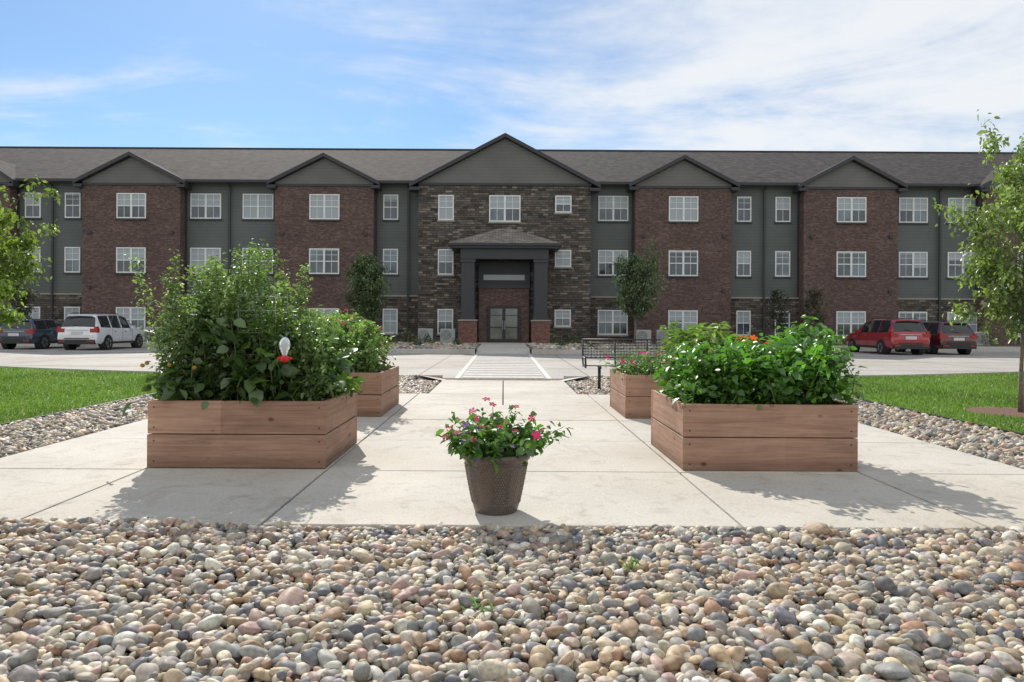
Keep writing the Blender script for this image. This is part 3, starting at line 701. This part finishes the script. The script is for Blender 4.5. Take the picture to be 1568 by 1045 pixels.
for a, b in bays+[(640, 904)]:
    d = YB if (a, b) != (640, 904) else YS
    for s, q in ((-1, PX(a, d)), (1, PX(b, d))): trim.box(q+s*.002, q+s*.1, YG-.12, YG-.07, 3.06, ZE-.2, TRIM)
# ---- portico
xc0, xc1 = -3.3, 3.42; yf = 42.15
trim.box(xc0+.15, xc1-.15, yf+.12, YS-.02, 5.72, 5.855, SLATE)
ep = [(xc0, yf, 6.0), (xc1, yf, 6.0), (xc1, YS-.03, 6.0), (xc0, YS-.03, 6.0)]
trim.box(xc0, xc1, yf, YS-.03, 5.86, 5.995, TRIM)
A, B = (-.35, 44.3, 7.12), (.47, 44.3, 7.12); A2, B2 = (-.35, YS-.02, 7.12), (.47, YS-.02, 7.12)
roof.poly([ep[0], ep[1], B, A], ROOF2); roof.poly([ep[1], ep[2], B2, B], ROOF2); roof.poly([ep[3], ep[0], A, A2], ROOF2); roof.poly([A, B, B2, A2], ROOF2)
pc = [(PX(706, 42.6), PX(726, 42.6)), (PX(818, 42.6), PX(838, 42.6))]
trim.box(pc[0][0]-.05, pc[1][1]+.05, 42.5, 43.1, 5.1, 5.72, SLATE)
for s, q in ((0, pc[0][0]), (1, pc[1][1])): trim.box(q-.05 if s == 0 else q-.5, q+.5 if s == 0 else q+.05, 43.1, YS-.02, 5.1, 5.72, SLATE)
trim.box(pc[0][1], pc[1][0], 43.1, YS-.02, 5.55, 5.71, SLATE)
for a, b in pc:
    trim.box(a, b, 42.6, 43.0, 1.72, 4.9, SLATE)
    trim.box(a-.06, b+.06, 42.54, 43.06, 1.5, 1.72, SLATE); trim.box(a-.06, b+.06, 42.54, 43.06, 4.9, 5.098, SLATE)
    brickm.box(a-.16, b+.16, 42.45, 43.15, .1, 1.42, BRICK_BASE); trim.box(a-.2, b+.2, 42.41, 43.19, 1.42, 1.5, CAPST)
    trim.box(a, b, YS-.3, YS-.01, .1, 5.1, SLATE)
brickm.box(PX(733, 44.2), PX(810, 44.2), 44.2, YS-.01, .1, 3.45, BRICK)
trim.box(PX(732, 44.2), PX(811, 44.2), 44.12, YS-.01, 3.45, 3.65, SLATE)
trim.box(PX(732, 44.2), PX(811, 44.2), 44.4, YS-.01, 3.65, 5.1, SLATE)
win.poly([(PX(740, 44.3), 44.38, 3.95), (PX(803, 44.3), 44.38, 3.95), (PX(803, 44.3), 44.38, 4.28), (PX(740, 44.3), 44.38, 4.28)], BLIND)
dx0, dx1 = PX(747, 44.1), PX(796, 44.1)
trim.box(dx0, dx1, 44.08, 44.19, .11, 2.34, BLACKM)
GLD = m_pane('door_glass', (.11, .12, .105), .08)
xm = (dx0+dx1)/2
for a, b in ((dx0+.16, xm-.1), (xm+.1, dx1-.16)):
    win.poly([(a, 44.07, .32), (b, 44.07, .32), (b, 44.07, 2.18), (a, 44.07, 2.18)], GLD)
    trim.box(a, b, 44.05, 44.066, 1.0, 1.06, BLACKM); trim.box(a, b, 44.05, 44.066, 1.75, 1.79, BLACKM)
for x in (xm-.06, xm+.06): trim.tube([(x, 44.0, .9), (x, 44.0, 1.45)], .018, METAL, 6)
LAMP = simple('lamp_glass', (.8, .8, .75), .3)
for x in (-.55, .6): win.lathe([(0, 5.5), (.12, 5.5), (.14, 5.545)], x, 43.6, LAMP, 12)
walls.build('siding_walls', bld); stone.build('stone_walls', bld); brickm.build('brick_walls', bld); gab.build('gable_siding', bld); trim.build('trim', bld); roof.build('roof', bld); win.build('windows', bld)

def ac(x, y):
    e = empty('air_conditioner'); mb = MB(); z = .12
    mb.box(x-.45, x+.45, y, y+.36, z+.06, z+.82, METAL); mb.box(x-.5, x+.5, y-.05, y+.41, z-.02, z+.055, KERB); mb.build('case', e, bevel=.02)
    mb = MB(); c = (x-.1, y-.004, z+.44)
    for r in (.08, .15, .22, .29):
        mb.tube([(c[0]+r*math.cos(t), c[1], c[2]+r*math.sin(t)) for t in np.linspace(0, 6.283, 21)], .012, BLACKM, 4)
    mb.build('fan_grille', e)
for px in (686, 652, 985, 1016, 1500, 235): ac(PX(px, 43.6), 43.4)

# ------------------------------------------------------------------ bench
bn = empty('park_bench'); bx0, bx1, by = 1.60, 3.55, 13.95
mb = MB()
for x in (bx0, bx1): mb.tube([(x, by+.02, .44), (x, by, .5), (x, by+.06, .62), (x, by+.5, .62)], .02, BLACKM, 8)
for x in (bx0, bx0+.65, bx0+1.3, bx1):
    mb.tube([(x, by, .47), (x, by+.08, .49), (x, by+.42, .45), (x, by+.5, .55), (x, by+.56, .97)], .018, BLACKM, 8)
for i in range(9):
    y = by+.02+i*.05; mb.tube([(bx0, y, .48-.02*i/9), (bx1, y, .48-.02*i/9)], .009, BLACKM, 5)
for i in range(7):
    t = i/6; mb.tube([(bx0, by+.5+.06*t, .62+.36*t), (bx1, by+.5+.06*t, .62+.36*t)], .014 if i in (0, 6) else .007, BLACKM, 6)
for x in np.arange(bx0+.05, bx1, .06):
    mb.tube([(x, by+.5, .62), (x, by+.56, .97)], .005, BLACKM, 4); mb.tube([(x, by+.02, .48), (x, by+.42, .46)], .005, BLACKM, 4)
mb.build('seat_and_back', bn, True)
mb = MB()
for x in (bx0+.3, bx1-.3):
    mb.tube([(x, by+.25, -.05), (x, by+.25, .46)], .03, BLACKM, 8); mb.tube([(x, by+.02, .44), (x, by+.46, .44)], .02, BLACKM, 6)
    mb.tube([(x, by+.02, -.01), (x, by+.48, -.01)], .025, BLACKM, 6)
mb.build('legs', bn, True)

# ------------------------------------------------------------------ cars
TYRE = simple('tyre', (.018, .018, .018), .85); RIM = simple('rim', (.35, .36, .37), .3, .8); CGL = simple('car_glass', (.012, .015, .018), .04, 0, .7)
TAIL = simple('tail_light', (.35, .01, .01), .2, 0, .5, 1); PLATE = simple('number_plate', (.6, .6, .62), .5); BLK = simple('black_plastic', (.025, .025, .027), .6); CHR = simple('chrome', (.7, .7, .72), .15, 1)
def car(name, paint, xc, yr, L=4.75, W=1.9, Ht=1.72, sedanish=False, rot=0.):
    e = empty(name, (xc, yr, -.12)); e.rotation_euler[2] = rot; w = W/2; sl = L/4.75; hh = Ht/1.72
    S = [(.00, .42, .70, .74, .80, .90), (.03, .36, .78, .84, .80, .95), (.07, .34, .98, 1.04, .78, .965), (.11, .32, 1.06, 1.10, .76, .97), (.30, .32, 1.08, 1.60, .66, .985),
         (.42, .3, 1.08, 1.665, .655, .99), (.62, .3, 1.07, 1.69, .65, 1), (1.25, .28, 1.05, 1.715, .65, 1), (1.34, .28, 1.05, 1.718, .65, 1), (2.15, .28, 1.03, 1.72, .65, 1), (2.24, .28, 1.03, 1.715, .65, 1),
         (2.85, .28, 1.02, 1.64, .64, 1), (3.0, .28, 1.02, 1.58, .64, 1), (3.55, .28, 1.01, 1.14, .74, .99), (3.7, .28, 1.0, 1.08, .78, .985), (4.25, .3, .93, 1.0, .78, .96), (4.55, .32, .82, .89, .72, .92), (4.7, .36, .68, .74, .66, .86), (4.75, .42, .6, .64, .6, .80)]
    if sedanish: S = [(a, b, c, (t-1.08)*.86+1.08 if t > 1.1 else t, r, q) for a, b, c, t, r, q in S]
    mb = MB(); rows_ = []
    for (y, zb, be, tp2, rh, wf) in S:
        y *= sl; zb *= hh; be *= hh; tp2 *= hh; ww = w*wf; r = rh*w/.95*1.0
        half = [(ww*.9, zb), (ww, zb+.14), (ww*1.005, (zb+be)/2+.05), (ww*.985, be-.06), (ww*.955, be), (max(r, .3)+.03, tp2-.07 if tp2-be > .2 else tp2-.02), (max(r, .3)-.09, tp2-.01), (0, tp2+.012)]
        ring = [(x, y, z) for x, z in half]+[(-x, y, z) for x, z in half[:-1][::-1]]
        rows_.append(len(mb.v)); mb.v += ring
    n = 15; pi, gi = mb.m(paint), mb.m(CGL)
    for j in range(len(S)-1):
        for q in range(n-1):
            a, b = rows_[j]+q, rows_[j]+q+1; c, d = rows_[j+1]+q+1, rows_[j+1]+q
            g_ = (q in (4, 9) and j in (5, 6, 8, 10, 11)) or (q in (5, 6, 7, 8) and j in (3, 12))
            mb.f.append((a, b, c, d)); mb.mi.append(gi if g_ else pi)
        a, b, c, d = rows_[j], rows_[j]+n-1, rows_[j+1]+n-1, rows_[j+1]; mb.f.append((a, d, c, b)); mb.mi.append(pi)
    mb.f.append(tuple(rows_[0]+q for q in range(n))); mb.mi.append(pi); mb.f.append(tuple(rows_[-1]+q for q in range(n))[::-1]); mb.mi.append(pi)
    o = mb.build('body', e, True)
    es = o.modifiers.new('es', 'EDGE_SPLIT'); es.split_angle = math.radians(42)
    mb = MB()
    for y in (.92*sl, 3.78*sl):
        for s in (-1, 1):
            mb.tube([(s*(w-.24), y, .35), (s*(w+.012), y, .35)], .40, BLK, 24)
            mb.tube([(s*(w-.22), y, .345), (s*(w+.03), y, .345)], .345, TYRE, 24)
            mb.tube([(s*(w-.1), y, .345), (s*(w+.036), y, .345)], .235, RIM, 20)
            for a in range(5):
                an = a*1.2566; mb.tube([(s*(w+.04), y, .345), (s*(w+.04), y+.21*math.cos(an), .345+.21*math.sin(an))], .028, BLK, 5)
    mb.build('wheels', e)
    mb = MB()
    mb.box(-w*.88, w*.88, -.05, .1, .30, .52, BLK); mb.box(-w*.6, w*.6, -.055, 0, .56, .60, BLK)
    mb.box(-.26, .26, -.012, .02, .74*hh, .89*hh, PLATE) if not sedanish else mb.box(-.26, .26, -.012, .02, .66, .8, PLATE)
    mb.box(-.5, .5, .02, .06, .95*hh, .975*hh, CHR)
    for s in (-1, 1):
        mb.box(s*w*.62, s*w*.985, .03, .22, .84*hh, 1.02*hh, TAIL); mb.box(s*w*.82, s*w*.965, .05, .2, 1.02*hh, 1.12*hh, TAIL)
        mb.box(s*w*.55, s*w*.85, -.06, -.045, .42, .47, TAIL)
        mb.box(s*(w+.01), s*(w+.2), 2.9*sl, 3.05*sl, 1.0*hh, 1.15*hh, paint)
        mb.box(s*(w*1.0), s*(w*1.012), 1.0*sl+.35, 3.3*sl, .3, .4, BLK)
        for y in (1.3, 2.2, 3.1): mb.box(s*(w*1.004), s*(w*1.008), y*sl, y*sl+.012, .42, 1.0*hh, BLK)
        for y in (1.5, 2.4): mb.box(s*(w*1.0), s*(w*1.02), y*sl-.05, y*sl+.12, .86*hh, .89*hh, CHR)
        if not sedanish: mb.tube([(s*.62, .6, Ht-.01), (s*.62, .7, Ht+.035), (s*.62, 2.3, Ht+.035), (s*.62, 2.45, Ht)], .018, BLK, 6)
    mb.tube([(.1, .09, 1.12*hh), (-.25, .14, 1.2*hh)], .012, BLK, 5)
    mb.tube([(-w*.6, .27, (1.6 if not sedanish else 1.5)*hh+.04), (w*.6, .27, (1.6 if not sedanish else 1.5)*hh+.04)], [.03, .03], paint, 6)
    mb.build('details', e, bevel=.008); return e
def paintm(n, c): return simple(n, c, .28, .15 if max(c) < .6 else 0, .5, 1)
car('suv', paintm('white_paint', (.76, .77, .78)), -20.2, 34.0, 4.9, 1.95, 1.76)
car('hatchback_car', paintm('navy_paint', (.035, .055, .095)), -23.6, 34.6, 4.5, 1.85, 1.58, True)
car('suv', paintm('red_paint', (.36, .018, .03)), 19.3, 34.0, 4.8, 1.9, 1.74)
car('suv', paintm('maroon_paint', (.09, .012, .018)), 21.95, 34.6, 4.6, 1.85, 1.62)

ps = empty('parking_sign'); mb = MB(); x = PX(17, 40.5)
mb.tube([(x, 40.5, 0), (x, 40.5, 2.1)], .03, METAL, 6); mb.box(x-.16, x+.16, 40.43, 40.46, 1.55, 2.05, simple('sign_blue', (.02, .12, .45), .4)); mb.box(x-.07, x+.07, 40.42, 40.428, 1.65, 1.95, WHITE); mb.build('post_and_plate', ps)

# ------------------------------------------------------------------ light and sky
sd = Vector((-.26, .80, .62)).normalized(); el = math.asin(sd.z); az = math.atan2(sd.x, sd.y)
L = bpy.data.lights.new('sun', 'SUN'); L.energy = 5.0; L.angle = math.radians(.5); L.color = (1, .94, .84)
lo = bpy.data.objects.new('sun', L); COL.objects.link(lo); lo.rotation_euler = sd.to_track_quat('Z', 'Y').to_euler()
wd_ = bpy.data.worlds.new('World'); scene.world = wd_; wd_.use_nodes = True
t = wd_.node_tree; n = t.nodes; l = t.links; bg = n['Background']
sky = n.new('ShaderNodeTexSky'); sky.sky_type = 'NISHITA'; sky.sun_disc = False; sky.sun_elevation = el; sky.sun_rotation = az; sky.dust_density = .2; sky.ozone_density = 2.0; sky.air_density = 1.0
tc = n.new('ShaderNodeTexCoord'); sp = n.new('ShaderNodeSeparateXYZ'); l.new(tc.outputs['Generated'], sp.inputs[0])
def math_(op, a, b=None, c=None, clamp=False):
    m = n.new('ShaderNodeMath'); m.operation = op; m.use_clamp = clamp
    for i, v in enumerate((a, b, c)):
        if v is None: continue
        if hasattr(v, 'node'): l.new(v, m.inputs[i])
        else: m.inputs[i].default_value = v
    return m.outputs[0]
def mrange(src, a, b, c, d):
    m = n.new('ShaderNodeMapRange'); m.interpolation_type = 'SMOOTHSTEP'
    for i, v in enumerate((a, b, c, d)): m.inputs[i+1].default_value = v
    l.new(src, m.inputs[0]); return m.outputs[0]
zz = math_('ADD', math_('MAXIMUM', sp.outputs['Z'], 0.), .12)
cb = n.new('ShaderNodeCombineXYZ'); l.new(math_('DIVIDE', sp.outputs['X'], zz), cb.inputs[0]); l.new(math_('DIVIDE', sp.outputs['Y'], zz), cb.inputs[1])
def fbm(rot, sc, loc, scale, dist, rough=.62, det=6):
    mp = n.new('ShaderNodeMapping'); mp.inputs['Rotation'].default_value = (0, 0, math.radians(rot)); mp.inputs['Scale'].default_value = sc; mp.inputs['Location'].default_value = loc; l.new(cb.outputs[0], mp.inputs[0])
    nz = n.new('ShaderNodeTexNoise'); nz.noise_dimensions = '2D'; nz.inputs['Scale'].default_value = scale; nz.inputs['Detail'].default_value = det; nz.inputs['Roughness'].default_value = rough; nz.inputs['Distortion'].default_value = dist; l.new(mp.outputs[0], nz.inputs['Vector']); return nz.outputs['Fac']
nzA = fbm(32, (.6, 1.15, 1), (5.3, 2.6, 0), 1.15, .7); nzB = fbm(-20, (.9, 1.1, 1), (1.3, 7.1, 0), 2.6, 0., .62, 5)
nzf = math_('ADD', math_('MULTIPLY', nzA, .68), math_('MULTIPLY', nzB, .32))
def dot(v):
    dp = n.new('ShaderNodeVectorMath'); dp.operation = 'DOT_PRODUCT'; l.new(tc.outputs['Generated'], dp.inputs[0]); dp.inputs[1].default_value = Vector(v).normalized(); return dp.outputs['Value']
b1 = mrange(dot((.52, .76, .44)), .90, .995, 0, .25)
b2 = mrange(dot((.13, .95, .24)), .97, .999, 0, .10)
b_fill = mrange(sp.outputs['Y'], .35, -.3, 0, .36)  # unseen cloud cover overhead and behind the camera, added to brighten the shaded facade
b4 = mrange(dot((-.5, .8, .25)), .80, .98, 0, -.02)
den = math_('ADD', math_('ADD', math_('ADD', nzf, b1), math_('ADD', b2, b_fill)), b4)
cov = mrange(den, .43, .80, .08, .93)
tint = n.new('ShaderNodeMix'); tint.data_type = 'RGBA'; tint.blend_type = 'MULTIPLY'; tint.inputs[0].default_value = 1; tint.inputs[7].default_value = (.70, .93, 1.10, 1); l.new(sky.outputs[0], tint.inputs[6])
mx = n.new('ShaderNodeMix'); mx.data_type = 'RGBA'; l.new(cov, mx.inputs[0]); l.new(tint.outputs[2], mx.inputs[6]); mx.inputs[7].default_value = (8.3, 8.5, 8.7, 1)
l.new(mx.outputs[2], bg.inputs['Color']); bg.inputs['Strength'].default_value = .11

# ------------------------------------------------------------------ camera
cam = bpy.data.cameras.new('camera'); co = bpy.data.objects.new('camera', cam); COL.objects.link(co)
cam.sensor_width = 36; cam.lens = 36*F/1568; cam.shift_x = 13/1568; cam.shift_y = -27.5/1568; cam.clip_end = 3000; cam.clip_start = .05
co.matrix_world = Matrix.Translation((0, 0, H)) @ Matrix.Rotation(math.radians(90), 4, 'X') @ Matrix.Rotation(math.radians(.33), 4, 'Z')
scene.camera = co
scene.view_settings.view_transform = 'Standard'; scene.view_settings.look = 'None'; scene.view_settings.exposure = 0
